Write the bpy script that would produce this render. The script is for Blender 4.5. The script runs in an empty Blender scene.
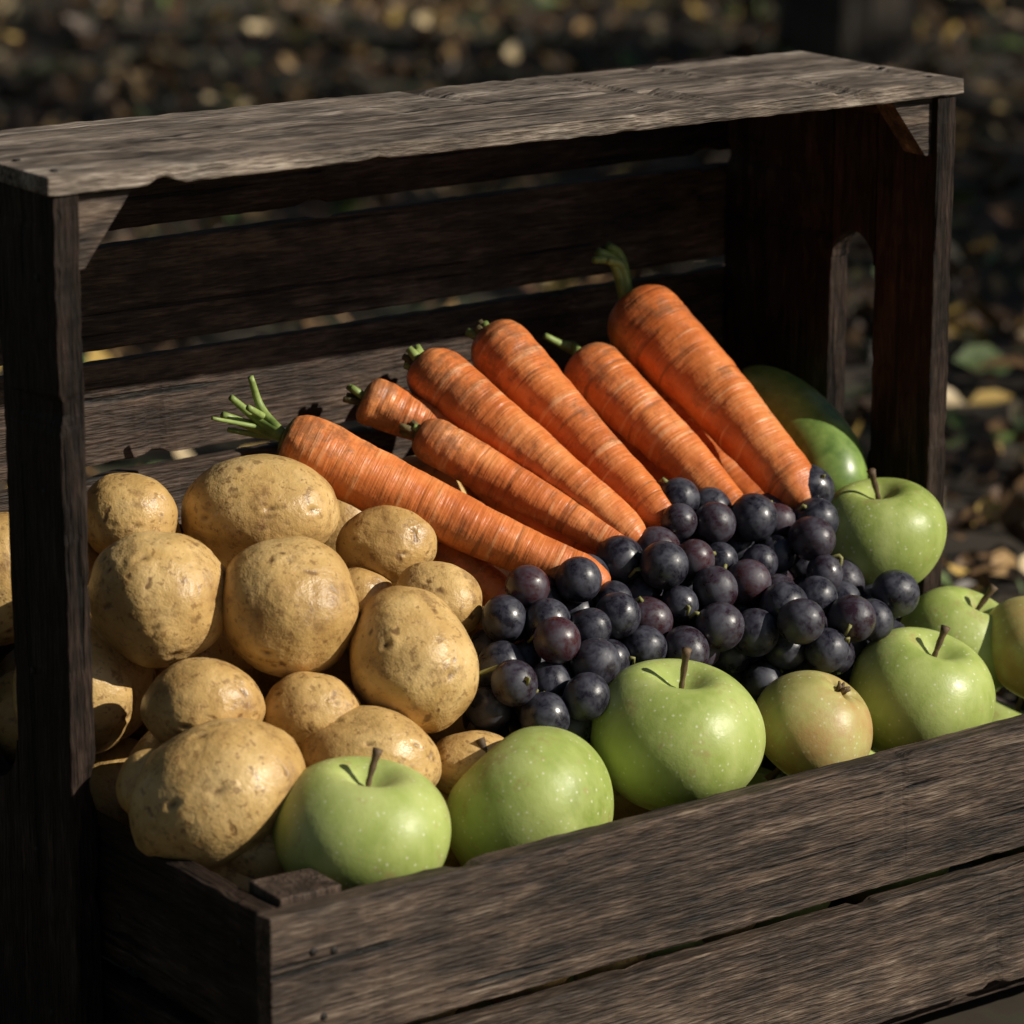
import bpy, bmesh, math, random
from mathutils import Vector, Matrix, noise, Euler
random.seed(7)
# ---- world positions (millimetres); crate front-left corner at the origin
POT_T=[(138,220,283,396,287,5),(76,242,286,245,235,0),(61,190,260,335,335,20),(112,156,254,331,345,0),(157,117,229,307,374,25),(202,202,260,251,211,0),(204,160,241,228,188,-20),(29,218,212,319,328,0),(52,140,220,291,225,0),(105,125,210,237,199,0),(38,105,191,434,323,25),(121,98,193,331,227,-10),(174,91,180,231,163,0),(4+12,126,193,166,166,0),(25,280,254,246,335,0),(150,172,223,235,206,0),(181,197,239,170,150,0),(56,88,163,255,166,0),(20,255,190,200,230,0)]
CAR_T=[((170,248,312),(287,130,240),17.2),((237,277,316),(284,236,289),13.5),((249,243,303),(317,143,246),12.8),((271,274,331),(322,146,252),16.2),((318,278,339),(346,152,256),18.0),((367,261,323),(393,153,252),17.2),((413,277,343),(430,142,256),22.6),((233,210,255),(265,142,213),12.2)]
APP_T=[(85,55,174,41.5),(183,56,164,41.5),(275,60,182,43.6),(360.5,55,171.6,31.2),(438,62,170,38.7),(504.5,105,175.3,33.2),(469,130,236,35),(528,70,177,30.8)]
ZUC=[Vector(p)/1000 for p in [(473,262,284),(485,245,283.5),(489,220,275),(487,195,260),(479,175,239)]]
V=lambda *p: Vector(p)/1000
COL=bpy.context.scene.collection
def empty(name,loc=(0,0,0)):
    o=bpy.data.objects.new(name,None); COL.objects.link(o); o.location=loc; o.empty_display_size=.05; return o
def mk(name,bm,mats,loc=(0,0,0),rot=None,parent=None,smooth=True):
    me=bpy.data.meshes.new(name); bm.to_mesh(me); bm.free()
    if smooth:
        for p in me.polygons: p.use_smooth=True
    for m in mats: me.materials.append(m)
    o=bpy.data.objects.new(name,me); COL.objects.link(o); o.location=loc
    if rot is not None: o.rotation_euler=rot
    if parent: o.parent=parent
    return o
def tube(bm,pts,rads,seg=10,mat=0,cap=True):
    pts=[Vector(p) for p in pts]; rings=[]
    t0=(pts[1]-pts[0]).normalized(); n=t0.orthogonal().normalized()
    for i,p in enumerate(pts):
        t=(pts[min(i+1,len(pts)-1)]-pts[max(i-1,0)]).normalized()
        n=(n-t*n.dot(t)).normalized(); b=t.cross(n)
        rings.append([bm.verts.new(p+(n*math.cos(a)+b*math.sin(a))*rads[i]) for a in [2*math.pi*k/seg for k in range(seg)]])
    for i in range(len(rings)-1):
        for k in range(seg):
            f=bm.faces.new((rings[i][k],rings[i][(k+1)%seg],rings[i+1][(k+1)%seg],rings[i+1][k])); f.material_index=mat
    if cap:
        f=bm.faces.new(rings[0][::-1]); f.material_index=mat
        f=bm.faces.new(rings[-1]); f.material_index=mat
def smoothpts(pts,n=6):
    pts=[Vector(p) for p in pts]; res=[]
    P=[pts[0]*2-pts[1]]+pts+[pts[-1]*2-pts[-2]]
    for i in range(1,len(P)-2):
        for k in range(n):
            t=k/n
            res.append(.5*((2*P[i])+(P[i+1]-P[i-1])*t+(2*P[i-1]-5*P[i]+4*P[i+1]-P[i+2])*t*t+(3*P[i]-P[i-1]-3*P[i+1]+P[i+2])*t**3))
    res.append(pts[-1]); return res
class M:
    def __init__(s,name):
        s.m=bpy.data.materials.new(name); s.m.use_nodes=True; s.t=s.m.node_tree; s.b=s.t.nodes["Principled BSDF"]
    def n(s,typ,**kw):
        x=s.t.nodes.new(typ)
        for k,v in kw.items(): setattr(x,k[1:],v)
        return x
    def l(s,a,b): s.t.links.new(a,b)
    def coord(s,scale=(1,1,1),rnd=True,kind="Object"):
        tc=s.n("ShaderNodeTexCoord"); mp=s.n("ShaderNodeMapping"); mp.inputs["Scale"].default_value=scale
        if rnd:
            oi=s.n("ShaderNodeObjectInfo"); mu=s.n("ShaderNodeMath",_operation="MULTIPLY"); mu.inputs[1].default_value=37.0
            s.l(oi.outputs["Random"],mu.inputs[0]); ad=s.n("ShaderNodeVectorMath",_operation="ADD")
            s.l(tc.outputs[kind],ad.inputs[0]); s.l(mu.outputs[0],ad.inputs[1]); s.l(ad.outputs[0],mp.inputs["Vector"])
        else: s.l(tc.outputs[kind],mp.inputs["Vector"])
        return mp.outputs[0]
    def noise(s,vec,scale,detail=4,rough=.6,out="Fac",dist=0):
        x=s.n("ShaderNodeTexNoise"); x.inputs["Scale"].default_value=scale; x.inputs["Detail"].default_value=detail
        x.inputs["Roughness"].default_value=rough; x.inputs["Distortion"].default_value=dist; s.l(vec,x.inputs["Vector"]); return x.outputs[out]
    def voro(s,vec,scale,feature="F1"):
        x=s.n("ShaderNodeTexVoronoi"); x.feature=feature; x.inputs["Scale"].default_value=scale; s.l(vec,x.inputs["Vector"]); return x.outputs["Distance"]
    def ramp(s,fac,stops,interp="LINEAR"):
        x=s.n("ShaderNodeValToRGB"); cr=x.color_ramp; cr.interpolation=interp
        while len(cr.elements)<len(stops): cr.elements.new(.5)
        for e,(p,c) in zip(cr.elements,stops):
            e.position=p; e.color=(c,c,c,1) if isinstance(c,(int,float)) else (*c,1)
        s.l(fac,x.inputs[0]); return x.outputs[0]
    def mix(s,fac,a,b,mode="MIX"):
        x=s.n("ShaderNodeMix",_data_type="RGBA",_blend_type=mode)
        for sock,v in ((x.inputs[0],fac),(x.inputs[6],a),(x.inputs[7],b)):
            if hasattr(v,"links") : s.l(v,sock)
            elif isinstance(v,(int,float)): sock.default_value=v
            else: sock.default_value=(*v,1)
        return x.outputs[2]
    def math(s,op,a,b):
        x=s.n("ShaderNodeMath",_operation=op)
        for sock,v in ((x.inputs[0],a),(x.inputs[1],b)):
            if hasattr(v,"links"): s.l(v,sock)
            else: sock.default_value=v
        return x.outputs[0]
    def bump(s,h,strength=.5,dist=.001,prev=None):
        x=s.n("ShaderNodeBump"); x.inputs["Strength"].default_value=abs(strength); x.invert=strength<0; x.inputs["Distance"].default_value=dist
        s.l(h,x.inputs["Height"]); 
        if prev: s.l(prev,x.inputs["Normal"])
        return x.outputs[0]
    def done(s,col=None,rough=None,nor=None,**kw):
        if col is not None:
            if hasattr(col,"links"): s.l(col,s.b.inputs["Base Color"])
            else: s.b.inputs["Base Color"].default_value=(*col,1)
        if rough is not None:
            if hasattr(rough,"links"): s.l(rough,s.b.inputs["Roughness"])
            else: s.b.inputs["Roughness"].default_value=rough
        if nor is not None: s.l(nor,s.b.inputs["Normal"])
        for k,v in kw.items(): s.b.inputs[k.replace("__"," ")].default_value=v
        return s.m
# ---------- materials
def wood(name,dark,mid,light,gray,spec=.35):
    m=M(name); v1=m.coord((9,110,110)); v2=m.coord((2.2,20,20)); v3=m.coord((60,620,620)); v4=m.coord((4,9,9))
    g1=m.noise(v1,1,4,.7,dist=.4); g2=m.noise(v2,1.5,2,.6,dist=1.3); g3=m.noise(v3,1,2,.65)
    f=m.math("ADD",m.math("MULTIPLY",g1,.42),m.math("ADD",m.math("MULTIPLY",g2,.20),m.math("MULTIPLY",g3,.38)))
    c=m.ramp(f,[(.38,dark),(.47,mid),(.55,light),(.64,gray)])
    st=m.ramp(m.noise(v4,6,3,.7),[(.35,.35),(.62,1.0)])
    c=m.mix(1.0,c,st,"MULTIPLY")
    cr=m.ramp(m.noise(m.coord((6,190,190)),1.0,2,.5,dist=.3),[(.31,0.0),(.36,1.0)])
    c=m.mix(1.0,c,m.mix(.85,(1,1,1),cr),"MULTIPLY")
    n=m.bump(m.math("ADD",f,m.math("MULTIPLY",cr,.3)),1.0,.004)
    return m.done(c,.70,n,Specular__IOR__Level=spec)
W_front=wood("weathered_wood_brown",(.010,.006,.004),(.048,.030,.020),(.105,.070,.049),(.25,.19,.14))
W_back=wood("old_wood_brown",(.012,.007,.004),(.050,.029,.019),(.10,.064,.045),(.18,.13,.10))
W_top=wood("weathered_wood_grey",(.040,.027,.018),(.14,.105,.08),(.27,.215,.17),(.50,.43,.36))
W_shaded=wood("weathered_wood_shaded",(.005,.003,.002),(.018,.010,.007),(.040,.025,.018),(.075,.052,.040),.2)  # darker copy of the wood, shade of the unlit boards put into its colour
m=M("nail_metal"); NAIL=m.done((.02,.016,.014),.7,None,Metallic=.4)
m=M("potato_skin"); v=m.coord(); 
base=m.ramp(m.noise(v,20,5,.7),[(.3,(.36,.205,.065)),(.5,(.54,.345,.125)),(.72,(.72,.51,.23))])
spk=m.ramp(m.noise(v,210,3,.7),[(.36,0.0),(.42,1.0)])
c=m.mix(spk,m.mix(.6,base,(.18,.085,.03)),base)
dv=m.n("ShaderNodeVectorMath",_operation="ADD"); nz=m.noise(v,110,2,.5,out="Color"); sc_=m.n("ShaderNodeVectorMath",_operation="SCALE"); sc_.inputs[3].default_value=.012
m.l(nz,sc_.inputs[0]); m.l(v,dv.inputs[0]); m.l(sc_.outputs[0],dv.inputs[1])
vd=m.voro(dv.outputs[0],82); sp2=m.ramp(vd,[(.10,1.0),(.22,0.0)])
msk=m.ramp(m.noise(v,33,2,.6),[(.44,0.0),(.54,1.0)])
sp2=m.math("MULTIPLY",sp2,msk); c=m.mix(m.math("MULTIPLY",sp2,.8),c,(.14,.065,.025))
at=m.n("ShaderNodeAttribute",_attribute_name="eye"); c=m.mix(at.outputs["Fac"],c,(.085,.04,.018))
dirt=m.ramp(m.noise(v,55,5,.85),[(.53,0.0),(.66,.65)]); c=m.mix(dirt,c,(.21,.11,.042))
n=m.bump(m.math("SUBTRACT",m.noise(v,120,4,.7),m.math("MULTIPLY",sp2,.25)),.6,.0018)
POTM=m.done(c,m.ramp(m.noise(v,60,2,.5),[(.3,.32),(.7,.54)]),n,Specular__IOR__Level=.5)
m=M("carrot_skin"); v=m.coord(); vr=m.coord((15,15,210)); tc=m.n("ShaderNodeTexCoord"); sx=m.n("ShaderNodeSeparateXYZ"); m.l(tc.outputs["Object"],sx.inputs[0])
base=m.ramp(m.noise(v,28,4,.7),[(.3,(.44,.105,.024)),(.5,(.64,.18,.045)),(.72,(.80,.31,.105))])
nr=m.noise(vr,1.0,3,.6)
ln=m.ramp(nr,[(.33,1.0),(.39,0.0)]); c=m.mix(m.math("MULTIPLY",ln,.58),base,(.20,.06,.018))
lt=m.ramp(nr,[(.59,0.0),(.67,.5)]); c=m.mix(lt,c,(.86,.47,.24))
top=m.n("ShaderNodeMapRange"); m.l(sx.outputs[2],top.inputs[0]); top.inputs[1].default_value=0; top.inputs[2].default_value=.055; top.inputs[3].default_value=.15; top.inputs[4].default_value=0
dirt=m.ramp(m.math("ADD",m.noise(v,60,5,.8),top.outputs[0]),[(.54,0.0),(.68,.7)]); c=m.mix(dirt,c,(.24,.095,.038))
n=m.bump(m.math("ADD",nr,m.math("MULTIPLY",m.noise(v,110,3,.6),.5)),.8,.0018)
CARM=m.done(c,m.ramp(m.noise(v,60,2),[(.3,.34),(.7,.56)]),n)
m=M("carrot_crown"); v=m.coord(); CROWN=m.done(m.ramp(m.noise(v,180,4),[(.3,(.05,.035,.015)),(.6,(.17,.13,.05))]),.8,m.bump(m.noise(v,300,3),.6,.001))
m=M("carrot_stem"); v=m.coord(); STEMG=m.done(m.ramp(m.noise(v,90,4),[(.3,(.10,.16,.03)),(.65,(.32,.40,.12))]),.5)
def applemat(name,a,b,cc,blush):
    m=M(name); v=m.coord(); vs=m.coord((34,34,7))
    col=m.ramp(m.noise(v,17,4,.65),[(.3,a),(.5,b),(.75,cc)])
    st=m.ramp(m.noise(vs,2,4,.7),[(.40,0.0),(.70,.55)]); col=m.mix(st,col,cc)
    lent=m.ramp(m.voro(v,230),[(.08,1.0),(.20,0.0)]); col=m.mix(m.math("MULTIPLY",lent,.65),col,(.68,.70,.46))
    br=m.ramp(m.noise(v,42,4,.85),[(.57,0.0),(.69,.6)]); col=m.mix(br,col,(.34,.27,.10))
    if blush: 
        bl=m.ramp(m.noise(v,24,5,.7),[(.46,0.0),(.64,.6)]); col=m.mix(bl,col,(.42,.20,.08))
    n=m.bump(m.noise(v,75,5,.75),.30,.0013)
    return m.done(col,m.ramp(m.noise(v,45,4,.75),[(.3,.32),(.7,.56)]),n,Specular__IOR__Level=.42)
APG=applemat("green_apple_skin",(.21,.27,.05),(.33,.405,.10),(.49,.54,.20),False)
APY=applemat("russet_apple_skin",(.27,.27,.075),(.43,.39,.13),(.55,.49,.21),True)
m=M("apple_stem"); v=m.coord(); ASTEM=m.done(m.ramp(m.noise(v,200,3),[(.3,(.05,.03,.015)),(.7,(.16,.10,.05))]),.7)
m=M("grape_skin"); v=m.coord(rnd=False); ge=m.n("ShaderNodeNewGeometry")
bc=m.ramp(ge.outputs["Random Per Island"],[(0,(.005,.004,.008)),(.6,(.009,.006,.012)),(.85,(.022,.006,.010)),(1,(.055,.010,.012))])
nn=m.noise(v,120,4,.75,dist=.3)
bl=m.ramp(nn,[(.38,.06),(.64,.75)])
c=m.mix(bl,bc,(.068,.070,.095)); r=m.ramp(nn,[(.38,.24),(.64,.62)])
GRM=m.done(c,r,m.bump(nn,.15,.0008))
m=M("grape_rachis"); RAC=m.done((.20,.19,.06),.6)
m=M("zucchini_skin"); v=m.coord((1,1,1),False); ZM=m.done(m.ramp(m.noise(v,60,5,.6),[(.35,(.075,.14,.028)),(.7,(.25,.36,.09))]),.35,m.bump(m.noise(v,50,3),.15,.001))

# ---------- crate
crate=empty("wooden_crate")
def plank(name,p0,p1,mat,axis='x',rough=.0008,roll=0):
    p0=Vector(p0);p1=Vector(p1);c=(p0+p1)/2;d=p1-p0
    if axis=='x': L,Wd,H=d.x,d.y,d.z; rot=Euler((0,roll,0))
    elif axis=='y': L,Wd,H=d.y,d.x,d.z; rot=Euler((0,0,math.pi/2))
    else: L,Wd,H=d.z,d.y,d.x; rot=Euler((0,math.pi/2,0))
    bm=bmesh.new(); rings=[]; sd=random.uniform(0,99)
    seg=max(6,int(L/.005))
    for i in range(seg+1):
        x=-L/2+L*i/seg; r=[]
        for k,(sy,sz) in enumerate(((-1,-1),(1,-1),(1,1),(-1,1))):
            nn=noise.noise(Vector((x*14+sd,k*7.3,0)))*rough+noise.noise(Vector((x*110+sd,k*3.1,5)))*rough*.7
            nm=noise.noise(Vector((x*12,k*5.3+sd,9)))*rough+noise.noise(Vector((x*110,k*5.3+sd,2)))*rough*.7
            ch=max(0,noise.noise(Vector((x*34+sd,k*4.1,31)))-.40)*.010
            ex=random.uniform(-.0008,.0008) if i in(0,seg) else 0
            r.append(bm.verts.new((x+ex,sy*(Wd/2+nn-ch*.5),sz*(H/2+nm-ch))))
        rings.append(r)
    for i in range(seg):
        for k in range(4):
            bm.faces.new((rings[i][k],rings[i+1][k],rings[i+1][(k+1)%4],rings[i][(k+1)%4]))
    bm.faces.new(rings[0]); bm.faces.new(rings[-1][::-1])
    bmesh.ops.recalc_face_normals(bm,faces=bm.faces[:])
    o=mk(name,bm,[mat],c,rot,crate,False)
    b=o.modifiers.new("bev","BEVEL"); b.width=.0009; b.segments=2; b.limit_method='ANGLE'; b.angle_limit=math.radians(40)
    return o
for i,(z0,z1) in enumerate(((.103,.170),(.030,.0945))):
    plank("front_slat_%d"%i,(0,0,z0),(.60,.012,z1),W_front)
    plank("side_slat_l%d"%i,(.0015,.0132,z0),(.0125,.322,z1-.001),W_shaded,'y')
    plank("side_slat_r%d"%i,(.588,.0132,z0),(.5985,.146,z1-.001),W_shaded,'y')
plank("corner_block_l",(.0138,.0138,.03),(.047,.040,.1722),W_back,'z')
plank("corner_block_r",(.552,.0138,.03),(.586,.036,.1665),W_shaded,'z')
for i in range(6):
    y=.014+i*.052; plank("floor_slat_%d"%i,(.013,y,.018),(.587,y+.046,.0285),W_shaded)
for i,x in enumerate((.02,.29,.55)): plank("skid_%d"%i,(x,.004,.001),(x+.03,.32,.0172),W_shaded,'y')
for i,(z0,z1) in enumerate(((.4110,.4630),(.3500,.4030),(.2905,.3430),(.2330,.2840),(.1725,.2265),(.112,.166),(.0515,.1055))):
    plank("back_slat_%d"%i,(-.012,.3238,z0),(.530,.333,z1),W_shaded if i<1 else W_back)
def endpanel(x0,x1,ya,yb,z0,z1,tag,zt_):
    plank("end_board_front_"+tag,(x0,.148,.0305),(x1,ya,zt_),W_shaded,'z')
    plank("end_board_back_"+tag,(x0,yb,.0305),(x1,.3222,zt_),W_shaded,'z')
    w=(yb-ya)-.002; cy=(ya+yb)/2
    for nm,zb,zt,arch in (("top",z1,zt_,1),("low",.0305,z0,-1)):
        bm=bmesh.new(); N=14
        if arch==1:
            pts=[(-w/2,zt),( w/2,zt)]+[(w/2*math.cos(a),zb+w/2*math.sin(a)) for a in [math.pi*k/N for k in range(N+1)]]
        else:
            pts=[(-w/2,zb),(w/2,zb)]+[(w/2*math.cos(a),zt-w/2*math.sin(a)) for a in [math.pi*k/N for k in range(N+1)]]
        zc=(zb+zt)/2
        a=[bm.verts.new((-(z-zc),y,-(x1-x0)/2+.0006)) for y,z in pts]; b=[bm.verts.new((-(z-zc),y,(x1-x0)/2-.0006)) for y,z in pts]
        bm.faces.new(a); bm.faces.new(b[::-1]); n=len(pts)
        for k in range(n): bm.faces.new((a[k],b[k],b[(k+1)%n],a[(k+1)%n]))
        bmesh.ops.recalc_face_normals(bm,faces=bm.faces[:])
        mk("end_board_mid_%s_%s"%(nm,tag),bm,[W_shaded],((x0+x1)/2,cy,zc),Euler((0,math.pi/2,0)),crate,False)
endpanel(-.0135,-.0005,.200,.250,.200,.385,"l",.4692)
endpanel(.518,.531,.195,.231,.262,.365,"r",.4642)
plank("top_board_front",(-.016,.146,.4668),(.534,.2095,.4752),W_top,roll=.0105)
plank("top_board_back",(-.014,.2100,.4666),(.532,.276,.4748),W_top,roll=.0105)
plank("top_light_stop",(.003,.199,.4565),(.515,.221,.4628),W_shaded)  # strip added under the board seam to stop sun leaking through
plank("end_light_stop",(.5055,.1695,.4520),(.5175,.3200,.4625),W_shaded,'y')  # strip added to close the slit of sun beside the right end panel
def gusset(name,x,sx,y0,y1,w,h,z):
    bm=bmesh.new(); pts=[(0,0),(w*sx,0),(.004*sx,-h),(0,-h)]
    a=[bm.verts.new((p[0],y0,p[1])) for p in pts]; b=[bm.verts.new((p[0],y1,p[1])) for p in pts]
    bm.faces.new(a); bm.faces.new(b[::-1])
    for k in range(4): bm.faces.new((a[k],b[k],b[(k+1)%4],a[(k+1)%4]))
    bmesh.ops.recalc_face_normals(bm,faces=bm.faces[:])
    mk(name,bm,[W_front],(x,0,z),None,crate,False)
gusset("gusset_l",0,1,.152,.166,.030,.034,.4680); gusset("gusset_r",.5175,-1,.152,.168,.028,.030,.4625)
def nail(p,axis):
    bm=bmesh.new(); bmesh.ops.create_cone(bm,cap_ends=True,segments=12,radius1=.0021,radius2=.0017,depth=.0008)
    rot={'y':Euler((math.pi/2,0,0)),'x':Euler((0,-math.pi/2,0)),'z':Euler((0,0,0))}[axis]
    mk("nail",bm,[NAIL],p,rot,crate)
for x,z in ((.022,.150),(.033,.148),(.027,.118),(.02,.06),(.57,.15),(.575,.12)): nail((x,-.0002,z),'y')
for z in (.07,.15,.24,.33,.43):nail((-.0138,.165+random.uniform(-.004,.02),z),'x')
nail((.0012,.028,.15),'x'); nail((.0012,.135,.128),'x')
for x,zz in ((-.006,.4784),(.524,.4724)):
    for y in (.160,.197,.232,.265): 
        if x<0 or y<.2: nail((x,y+random.uniform(-.004,.004),zz),'z')
for x,z in ((.06,.385),(.063,.33),(.058,.30),(.5,.385),(.503,.33)): nail((x,.3236,z),'y')

# ---------- potatoes
R=Vector((.806,-.592,0)); F=Vector((0.571,0.777,-0.2656)).normalized(); U=R.cross(F)
def potato(p,a,b,c,th,seed,sub=5):
    rnd=random.Random(seed); bm=bmesh.new(); bmesh.ops.create_icosphere(bm,subdivisions=sub+(1 if sub==5 else 0),radius=1)
    eyes=[(Vector((rnd.gauss(0,1),rnd.gauss(0,1),rnd.gauss(0,1))).normalized(),rnd.uniform(.5,1.2)) for _ in range(12)]
    off=Vector((seed*3.7,seed*1.3,0)); lay=bm.verts.layers.float.new("eye")
    for v in bm.verts:
        d=v.co.normalized(); r=1+.10*noise.noise(d*.9+off)+.030*noise.noise(d*2.2+off)+.006*noise.noise(d*7+off)
        ev=0
        for e,k in eyes:
            dd=d-e; q=math.sqrt(dd.x**2*.3+dd.y**2+dd.z**2)
            if q<.25:
                r-=.026*k*math.exp(-(q/.05)**2); ev=max(ev,k*math.exp(-(q/.034)**2))
                r+=.009*k*math.exp(-((q-.10)/.04)**2)
        v[lay]=min(1,ev*.95)
        v.co=Vector((d.x*r*a,d.y*r*b,d.z*r*c))
    t=math.radians(th); X=R*math.cos(t)+U*math.sin(t); Y=-F; Z=X.cross(Y)
    return mk("potato",bm,[POTM],p,Matrix((X,Y,Z)).transposed().to_euler())
for i,(x,y,z,a,c,th) in enumerate(POT_T): potato(V(x,y,z),a/1e4,(a+c)/2e4*.97,c/1e4,th,i+1)
k=50
for lay in (0,1):
    for ix in range(5):
        for iy in range(5):
            x=.045+ix*.058+random.uniform(-.006,.006); y=.048+iy*.057+random.uniform(-.006,.006)
            if x>.31: continue
            zz=.17+.65*(y-.045)-.068-lay*.06
            if zz<.06 : continue
            k+=1; potato(Vector((x,min(y,.288),zz)),.031,.029,.027,random.uniform(0,90),k,3)
# ---------- carrots
def carrot(p,q,rad,seed,stem="stub"):
    rnd=random.Random(seed); ax=(q-p); L=ax.length; q4=ax.to_track_quat('Z','Y'); bm=bmesh.new(); N=150; S=36; rings=[]
    groove=[0]*(N+1)
    for _ in range(34):
        k=rnd.randrange(4,N-2); groove[k]-=rnd.uniform(.006,.022)
    bx=rnd.uniform(-.035,.035)*L; by=rnd.uniform(-.02,.02)*L; off=Vector((seed*5.1,2,3)); tp=rnd.uniform(.42,.50)
    for i in range(N+1):
        s=i/N; sh=min(1,s/.10); pr=(1-tp*s**1.25)*(.34+.66*math.sqrt(max(0,1-(1-sh)**2)))
        if s>.90: pr*=math.sqrt(max(.0,1-((s-.90)/.10)**2))*.85+.15
        ring=[]
        cx=bx*4*s*(1-s); cy=by*4*s*(1-s)
        for k in range(S):
            a=2*math.pi*k/S
            r=rad*pr*(1+.08*noise.noise(Vector((math.cos(a),math.sin(a),s*4))+off)+.035*noise.noise(Vector((math.cos(a)*2.4,math.sin(a)*2.4,s*18))+off)+groove[i]*(0.2+1.3*abs(noise.noise(Vector((math.cos(a)*1.2,math.sin(a)*1.2,i))+off))))
            ring.append(bm.verts.new((cx+r*math.cos(a),cy+r*math.sin(a),s*L)))
        rings.append(ring)
    for i in range(N):
        for k in range(S):
            f=bm.faces.new((rings[i][k],rings[i][(k+1)%S],rings[i+1][(k+1)%S],rings[i+1][k]))
            if i<2: f.material_index=1
    bm.faces.new(rings[0][::-1]).material_index=1; bm.faces.new(rings[-1])
    inv=q4.inverted()
    if stem=="stub":
        for _ in range(9):
            d=Vector((rnd.uniform(-.45,.45),rnd.uniform(-.45,.45),-1)).normalized(); b0=Vector((d.x*rad*.35,d.y*rad*.35,.002))
            l=rnd.uniform(.005,.012); tube(bm,[b0,b0+d*l*.5,b0+d*l],[rad*.19,rad*.16,rad*.12],7,2 if rnd.random()<.6 else 1)
    else:
        for path,r0 in stem:
            pts=smoothpts([inv@(Vector(w)-p) for w in path],6); n=len(pts)
            tube(bm,pts,[r0*(1-.45*j/(n-1)) for j in range(n)],8,2)
    return mk("carrot",bm,[CARM,CROWN,STEMG],p,q4.to_euler())
CAR=[(V(*a),V(*b),r/1000) for a,b,r in CAR_T]
s1,s2,s3,s4,s5,s7,s8,s9,s10=V(170,268,322),V(165,270,339),V(153,270,330),V(149,272,321),V(154,275,312),V(410,285,366),V(402,285,373),V(383,285,319.5),V(366,290,329.6)
sh=lambda p,dx=0,dy=0,dz=0: p+Vector((dx,dy,dz))
c0,c5,c6=CAR[0][0],CAR[5][0],CAR[6][0]
stems={0:[([c0,s1,s2],.0030),([c0,sh(s1,-.004,0,-.004),s3],.0032),([c0,sh(s1,-.002,0,-.010),s4],.0036),([c0,sh(s1,0,0,-.014),s5],.0024),([c0,sh(s1,.002,-.004,-.006),sh(s3,.004,-.01,-.004)],.0030),([c0,sh(s1,-.006,-.003,-.008),sh(s4,-.012,-.01,.002)],.0018)],
 6:[([c6,s7,sh(s8,-.004,0,0)],.0044),([c6,sh(s7,.004,0,.001),sh(s8,.003,0,.003)],.0040),([c6,sh(s7,-.004,-.004,0),sh(s8,-.01,-.004,-.003)],.0034),([c6,sh(s7,0,-.006,-.002),sh(s8,-.002,-.006,-.004)],.0036)],
 5:[([c5,s9,s10],.0034),([c5,sh(s9,0,0,.003),sh(s10,.006,0,-.004)],.0028)]}
for i,(p,q,r) in enumerate(CAR): carrot(p,q,r,i+1,stems.get(i,"stub"))
for i,(p,q,r) in enumerate(CAR[2:7]): carrot(p+Vector((.018,.004,-.045)),q+Vector((.016,.004,-.04)),r*.85,i+20)
# ---------- apples
APP=[(V(x,y,z),r/1000) for x,y,z,r in APP_T]
def apple(p,r,seed,tilt=(0,0),mat=APG,stem=.02):
    rnd=random.Random(seed); bm=bmesh.new(); N=56;S=64; rings=[]; off=Vector((seed*2.3,0,0)); asp=rnd.uniform(.86,.93)
    for i in range(N+1):
        ph=math.pi*i/N; ring=[]
        for k in range(S):
            a=2*math.pi*k/S; lob=1+.026*math.cos(5*a+seed)*(ph/math.pi)**2+.05*noise.noise(Vector((math.cos(a)*.8,math.sin(a)*.8,ph*.6))+off)
            rr=math.sin(ph)*(1+.07*math.cos(ph))*lob
            z=asp*math.cos(ph)-.30*math.exp(-(ph/.30)**2)+.17*math.exp(-((math.pi-ph)/.30)**2)*(1+.3*math.cos(5*a+seed))+.03*math.cos(a+seed)*math.sin(ph)
            if i in(0,N): rr=.004
            ring.append(bm.verts.new((rr*r*math.cos(a),rr*r*math.sin(a),z*r)))
        rings.append(ring)
    for i in range(N):
        for k in range(S): bm.faces.new((rings[i][k],rings[i+1][k],rings[i+1][(k+1)%S],rings[i][(k+1)%S]))
    if stem:
        dx=rnd.uniform(-.006,.006); dy=rnd.uniform(-.003,.003)
        pts=smoothpts([(0,0,.5*r),(dx*.2,dy*.3,.7*r),(dx,dy,.56*r+stem)],5); n=len(pts)
        tube(bm,pts,[.0013+.0011*(j/(n-1))**4+.0002*math.sin(j*2.1) for j in range(n)],8,1)
    for k in range(6):
        a=k*math.pi/3; b0=Vector((math.cos(a)*.05*r,math.sin(a)*.05*r,-.73*r)); tube(bm,[b0,b0*1.02+Vector((math.cos(a)*.02*r,math.sin(a)*.02*r,-.07*r)),b0+Vector((math.cos(a)*.07*r,math.sin(a)*.07*r,-.13*r))],[.0014,.0012,.0005],5,1)
    return mk("apple",bm,[mat,ASTEM],p,Euler((tilt[0],tilt[1],0)))
tl=[(.12,.08),(-.7,-.5),(.12,.0),(-2.75,.42),(.25,.15),(.3,.3),(.05,-.12),(.4,.5)]
for i,(p,r) in enumerate(APP): apple(p,r,i+1,tl[i],APY if i in(3,7) else APG,.019 if i!=2 else .023)
fill=[(.33,.058,.10),(.41,.058,.095),(.49,.058,.10),(.56,.06,.10),(.25,.06,.085),(.17,.06,.075),(.37,.125,.10),(.45,.13,.10),(.545,.115,.10),(.30,.12,.12),(.37,.19,.15),(.45,.20,.15),(.49,.26,.18),(.41,.265,.19),(.34,.26,.19)]
for i,f in enumerate(fill): apple(Vector(f),.037,i+30,(random.uniform(-.6,.6),random.uniform(-.6,.6)),APG)
for x in (.10,.2,.36,.48):carrot(Vector((x,.045,.058)),Vector((x+.11,.04,.052)),.017,int(x*100))
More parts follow.
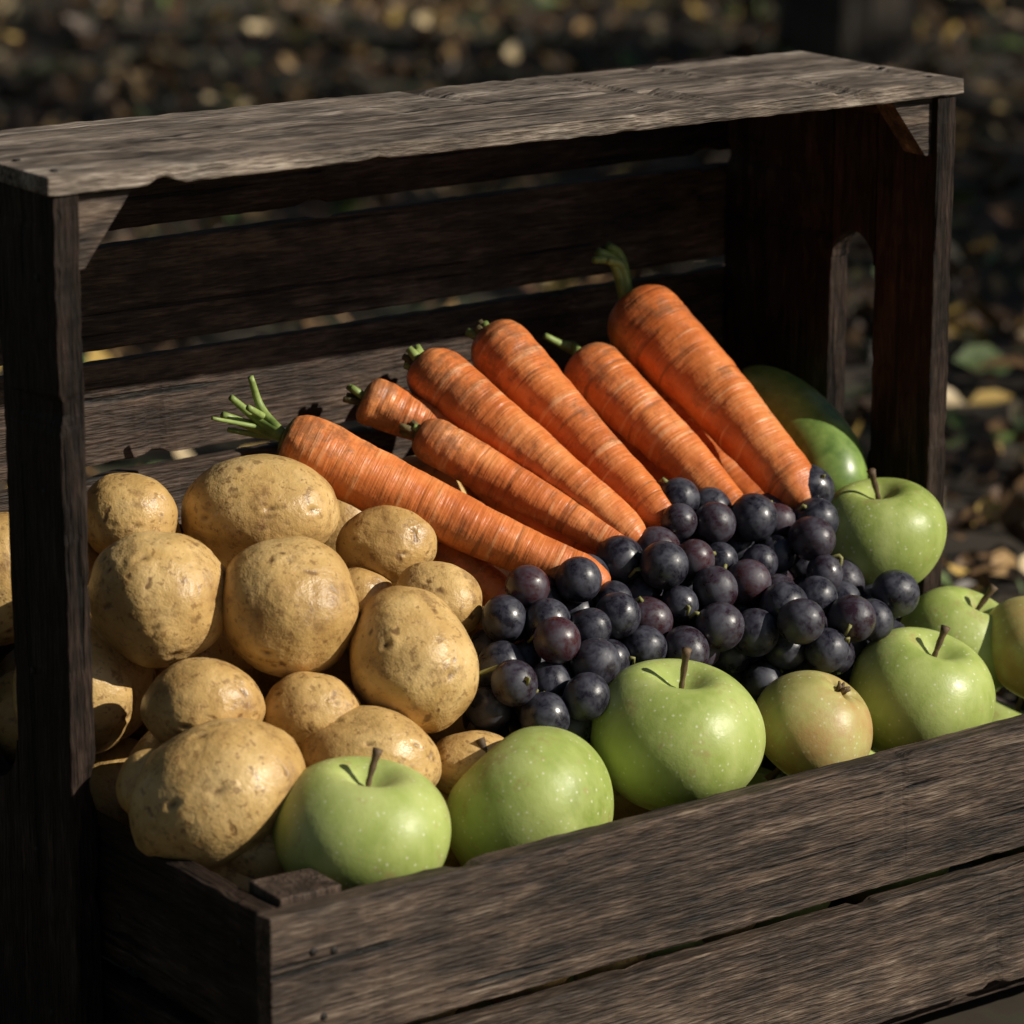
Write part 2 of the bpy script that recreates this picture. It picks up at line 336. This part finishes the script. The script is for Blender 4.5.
# ---------- grapes
rg=random.Random(8); poly=[(.195,.108),(.203,.134),(.25,.148),(.311,.152),(.352,.168),(.436,.155),(.458,.124),(.456,.092),(.422,.078),(.354,.080),(.30,.092),(.240,.070),(.190,.072)]
def inside(x,y):
    c=False;j=len(poly)-1
    for i in range(len(poly)):
        (xi,yi),(xj,yj)=poly[i],poly[j]
        if (yi>y)!=(yj>y) and x<(xj-xi)*(y-yi)/(yj-yi)+xi: c=not c
        j=i
    return c
nrm=Vector((0,-.65,1)).normalized(); GR=[]
row=0;y=.064
while y<.18:
    x=.18+(row%2)*.0108
    while x<.49:
        xx=x+rg.uniform(-.007,.007); yy=y+rg.uniform(-.0055,.0055)
        if inside(xx,yy):
            h=.007+.013*math.exp(-((xx-.36)/.08)**2)+rg.uniform(-.010,.008)
            GR.append(Vector((xx,yy,.17+.65*(yy-.045)+h)))
        x+=.0216
    y+=.0157;row+=1
pts=[[p.copy(),.0113+rg.choice((-.0018,-.0008,0,.0004,.0011))] for p in GR]
nb=len(pts)
for p in GR:
    for dd in (.017,.033):
        pts.append([p-nrm*dd+Vector((rg.uniform(-.007,.007),rg.uniform(-.005,.005),0)),.0108])
for it in range(18):
    for i in range(len(pts)):
        for j in range(i+1,len(pts)):
            d=pts[j][0]-pts[i][0]; mn=(pts[i][1]+pts[j][1])*.95; l=d.length
            if 1e-6<l<mn:
                push=d/l*(mn-l); wi=.25 if i<nb else .5; wj=.25 if j<nb else .5
                pts[i][0]-=push*wi; pts[j][0]+=push*wj
    for i in range(len(pts)):
        for (ap,ar) in APP:
            d=pts[i][0]-ap; mn=ar*.96+pts[i][1]
            if d.length<mn: pts[i][0]=ap+d.normalized()*mn
bm=bmesh.new()
for i,(p,r) in enumerate(pts):
    rot=Euler((rg.uniform(0,6),rg.uniform(0,6),0)).to_matrix().to_4x4()
    bmesh.ops.create_icosphere(bm,subdivisions=4 if i<nb else 3,radius=r,matrix=Matrix.Translation(p)@rot@Matrix.Diagonal((1,1,rg.uniform(.97,1.16),1)))
for i,(p,r) in enumerate(pts[:nb]):
    if rg.random()<.55:
        d=Vector((rg.uniform(-1,1),rg.uniform(-.8,.6),rg.uniform(-.4,.8))).normalized(); b0=p+d*r*.97
        tube(bm,[b0,b0+d*.0025,b0+d*.004-nrm*.005],[.0016,.0009,.0008],6,1)
    if i%7==0:
        q=p+Vector((rg.uniform(-.02,.02),rg.uniform(.005,.02),.004)); tube(bm,smoothpts([p-nrm*.004+Vector((.011,0,0)),(p+q)/2+nrm*.006+Vector((.011,0,0)),q-nrm*.008],4),[.0012]*9,6,1)
mk("grape_bunch",bm,[GRM,RAC])
zp=smoothpts(ZUC,8); n=len(zp); bm=bmesh.new()
tube(bm,zp,[.021*math.sqrt(max(.03,1-(2*j/(n-1)-1)**6)) for j in range(n)],28)
mk("zucchini",bm,[ZM])

# ---------- ground & leaf litter
m=M("forest_floor_soil"); v=m.coord(rnd=False)
c=m.ramp(m.noise(v,6,5,.7),[(.3,(.016,.011,.007)),(.5,(.034,.024,.014)),(.62,(.030,.040,.014)),(.8,(.09,.06,.03))])
GM=m.done(c,.95,None)
bm=bmesh.new(); 
bmesh.ops.create_grid(bm,x_segments=60,y_segments=60,size=100)
for vv in bm.verts:
    d=max(0,vv.co.length-12); vv.co.z=noise.noise(vv.co*.05)*min(1.5,d*.05)
mk("ground",bm,[GM])
m=M("fallen_leaf"); ge=m.n("ShaderNodeNewGeometry")
c=m.ramp(ge.outputs["Random Per Island"],[(0,(.040,.022,.011)),(.30,(.085,.045,.021)),(.52,(.16,.09,.038)),(.70,(.30,.185,.075)),(.82,(.58,.39,.11)),(.88,(.08,.12,.03)),(.95,(.58,.45,.26))],"CONSTANT")
LEAF=m.done(c,.55,None)
rl=random.Random(11); verts=[];faces=[]
shape=[(-1,0),(-.45,.42),(.25,.48),(1,0),(.25,-.48),(-.45,-.42),(-.4,0),(.3,0)]
fs=[(0,6,1),(1,6,7,2),(2,7,3),(0,5,6),(5,4,7,6),(4,3,7)]
def leaf(p,s,e,fold,curl):
    b=len(verts)
    for x,y in shape:
        q=Vector((x*s,y*s*.95,abs(y)*s*fold+x*x*s*curl)); q.rotate(e); q+=p; verts.append(q[:])
    for f in fs: faces.append([b+i for i in f])
h2=Vector((.592,.806)); r2=Vector((.806,-.592))
n=0
while n<14000:
    d=rl.uniform(1.2,8); w=rl.uniform(-1,1)*(.35+.17*d+.2)
    P=Vector((-.812,-1.283))+h2*d+r2*w
    if -.06<P.x<.66 and -.03<P.y<.37: continue
    n+=1
    leaf(Vector((P.x,P.y,.004+rl.random()**2*.03)),rl.uniform(.009,.025)*(1.5 if rl.random()<.12 else 1),Euler((rl.gauss(0,.5),rl.gauss(0,.5),rl.uniform(0,6.3))),rl.uniform(-.1,.6),rl.uniform(-.2,.5))
me=bpy.data.meshes.new("fallen_leaves"); me.from_pydata(verts,[],faces); me.materials.append(LEAF); o=bpy.data.objects.new("fallen_leaves",me); COL.objects.link(o)
# ---------- trees
m=M("bark"); v=m.coord((8,8,2)); f=m.noise(v,3,4,.7,dist=.8); BARK=m.done(m.ramp(f,[(.3,(.012,.009,.007)),(.7,(.07,.055,.04))]),.9,m.bump(f,1,.02))
m=M("tree_leaf"); ge=m.n("ShaderNodeNewGeometry"); TL=m.done(m.ramp(ge.outputs["Random Per Island"],[(0,(.03,.055,.012)),(.7,(.07,.10,.025)),(1,(.18,.13,.03))]),.6)
def tree(base,h,trunk_r,cc,cr,nleaf,seed):
    rt=random.Random(seed); bm=bmesh.new(); base=Vector(base); cc=Vector(cc)
    tp=smoothpts([base+Vector((0,0,-.1)),base+Vector((0.02,0,h*.3)),base.lerp(cc,.5)+Vector((0,0,h*.1)),cc+Vector((0,0,cr.z*.7))],6); n=len(tp)
    tube(bm,tp,[trunk_r*(1.35 if j==0 else 1.1 if j==1 else 1-.85*j/(n-1)) for j in range(n)],16)
    tips=[]
    for _ in range(26):
        j=rt.randrange(n//3,n-1); d=Vector((rt.gauss(0,1),rt.gauss(0,1),rt.gauss(0,.8))).normalized()
        tip=cc+Vector((d.x*cr.x,d.y*cr.y,d.z*cr.z))*rt.uniform(.5,1)
        mid=tp[j].lerp(tip,.5)+Vector((0,0,.15)); tube(bm,smoothpts([tp[j],mid,tip],5),[trunk_r*.3*(1-.09*q) for q in range(11)],6); tips+=[mid,tip,mid.lerp(tip,.5)]
    for _ in range(nleaf):
        t=rt.choice(tips); p=t+Vector((rt.gauss(0,.22),rt.gauss(0,.22),rt.gauss(0,.16)))
        s=rt.uniform(.04,.085); e=Euler((rt.uniform(0,6),rt.uniform(0,6),rt.uniform(0,6)))
        vs=[]
        for x,y in ((-1,0),(-.3,.5),(.4,.45),(1,0),(.4,-.45),(-.3,-.5)):
            q=Vector((x*s,y*s,abs(y)*s*.3)); q.rotate(e); vs.append(bm.verts.new(p+q))
        bm.faces.new(vs).material_index=1
    mk("oak_tree",bm,[BARK,TL],smooth=False)
sv=Vector((.78,-1,.78))
gc=Vector((1.75,2.1,0)); hh=3.6; tc_=gc+sv*(hh/sv.z)
tree((tc_.x+.2,tc_.y,0),hh,.13,tc_,Vector((1.5,1.5,1.5)),3300,1)  # out of view, added to cast dappled shade on the ground behind
tree((2.60,2.58,0),5,.082,(3.1,3.2,5.0),Vector((1.5,1.5,1.0)),1500,2)
rw=random.Random(4); bm=bmesh.new(); az_s=math.atan2(sv.y,sv.x)
def okaz(a):
    d=(a-az_s+math.pi)%(2*math.pi)-math.pi
    return abs(d)>.55
cl=[]
while len(cl)<190:
    a=rw.uniform(0,2*math.pi)
    if not okaz(a): continue
    r=rw.uniform(8,12); cl.append((Vector((r*math.cos(a),r*math.sin(a),rw.uniform(.6,10))),rw.uniform(.9,1.7)))
for i in range(26):
    a=2*math.pi*i/26+rw.uniform(-.1,.1)
    if okaz(a):
        r=rw.uniform(9.5,12.5); b=Vector((r*math.cos(a),r*math.sin(a),-.3)); tube(bm,smoothpts([b,b+Vector((rw.uniform(-.3,.3),0,4)),b+Vector((rw.uniform(-.6,.6),rw.uniform(-.6,.6),9))],4),[.2-.017*q for q in range(9)],10)
for c_,rr in cl:
    for _ in range(75):
        p=c_+Vector((rw.gauss(0,rr*.5),rw.gauss(0,rr*.5),rw.gauss(0,rr*.5))); s_=rw.uniform(.12,.28); e=Euler((rw.uniform(0,6),rw.uniform(0,6),rw.uniform(0,6))); vs=[]
        for x,y in ((-1,0),(-.3,.6),(.4,.5),(1,0),(.4,-.5),(-.3,-.6)):
            q=Vector((x*s_,y*s_,abs(y)*s_*.3)); q.rotate(e); vs.append(bm.verts.new(p+q))
        bm.faces.new(vs).material_index=1
mk("sky_blocking_trees",bm,[BARK,TL],smooth=False)  # unseen foliage ring, added to block sky light and deepen the shade
# ---------- light
s=sv.normalized()
ld=bpy.data.lights.new("sun","SUN"); ld.energy=5; ld.angle=math.radians(.5); ld.color=(1,.93,.80)
lo=bpy.data.objects.new("sun",ld); COL.objects.link(lo); lo.rotation_euler=s.to_track_quat('Z','Y').to_euler(); lo.location=(3,-3,3)
w=bpy.data.worlds.new("World"); bpy.context.scene.world=w; w.use_nodes=True; nt=w.node_tree
sky=nt.nodes.new("ShaderNodeTexSky"); sky.sky_type='NISHITA'; sky.sun_disc=False; sky.sun_elevation=math.asin(s.z); sky.sun_rotation=math.atan2(s.x,s.y)
nt.links.new(sky.outputs[0],nt.nodes["Background"].inputs[0]); nt.nodes["Background"].inputs[1].default_value=.05
# ---------- camera
cd=bpy.data.cameras.new("camera"); co=bpy.data.objects.new("camera",cd); COL.objects.link(co); bpy.context.scene.camera=co
co.location=(-.812,-1.283,.772); co.rotation_euler=F.to_track_quat('-Z','Y').to_euler(); cd.sensor_width=36; cd.lens=130.54; cd.clip_end=500; cd.clip_start=.05
cd.dof.use_dof=True; cd.dof.focus_distance=1.84; cd.dof.aperture_fstop=9
sc=bpy.context.scene; sc.view_settings.view_transform='Standard'; sc.view_settings.look='None'; sc.view_settings.exposure=0
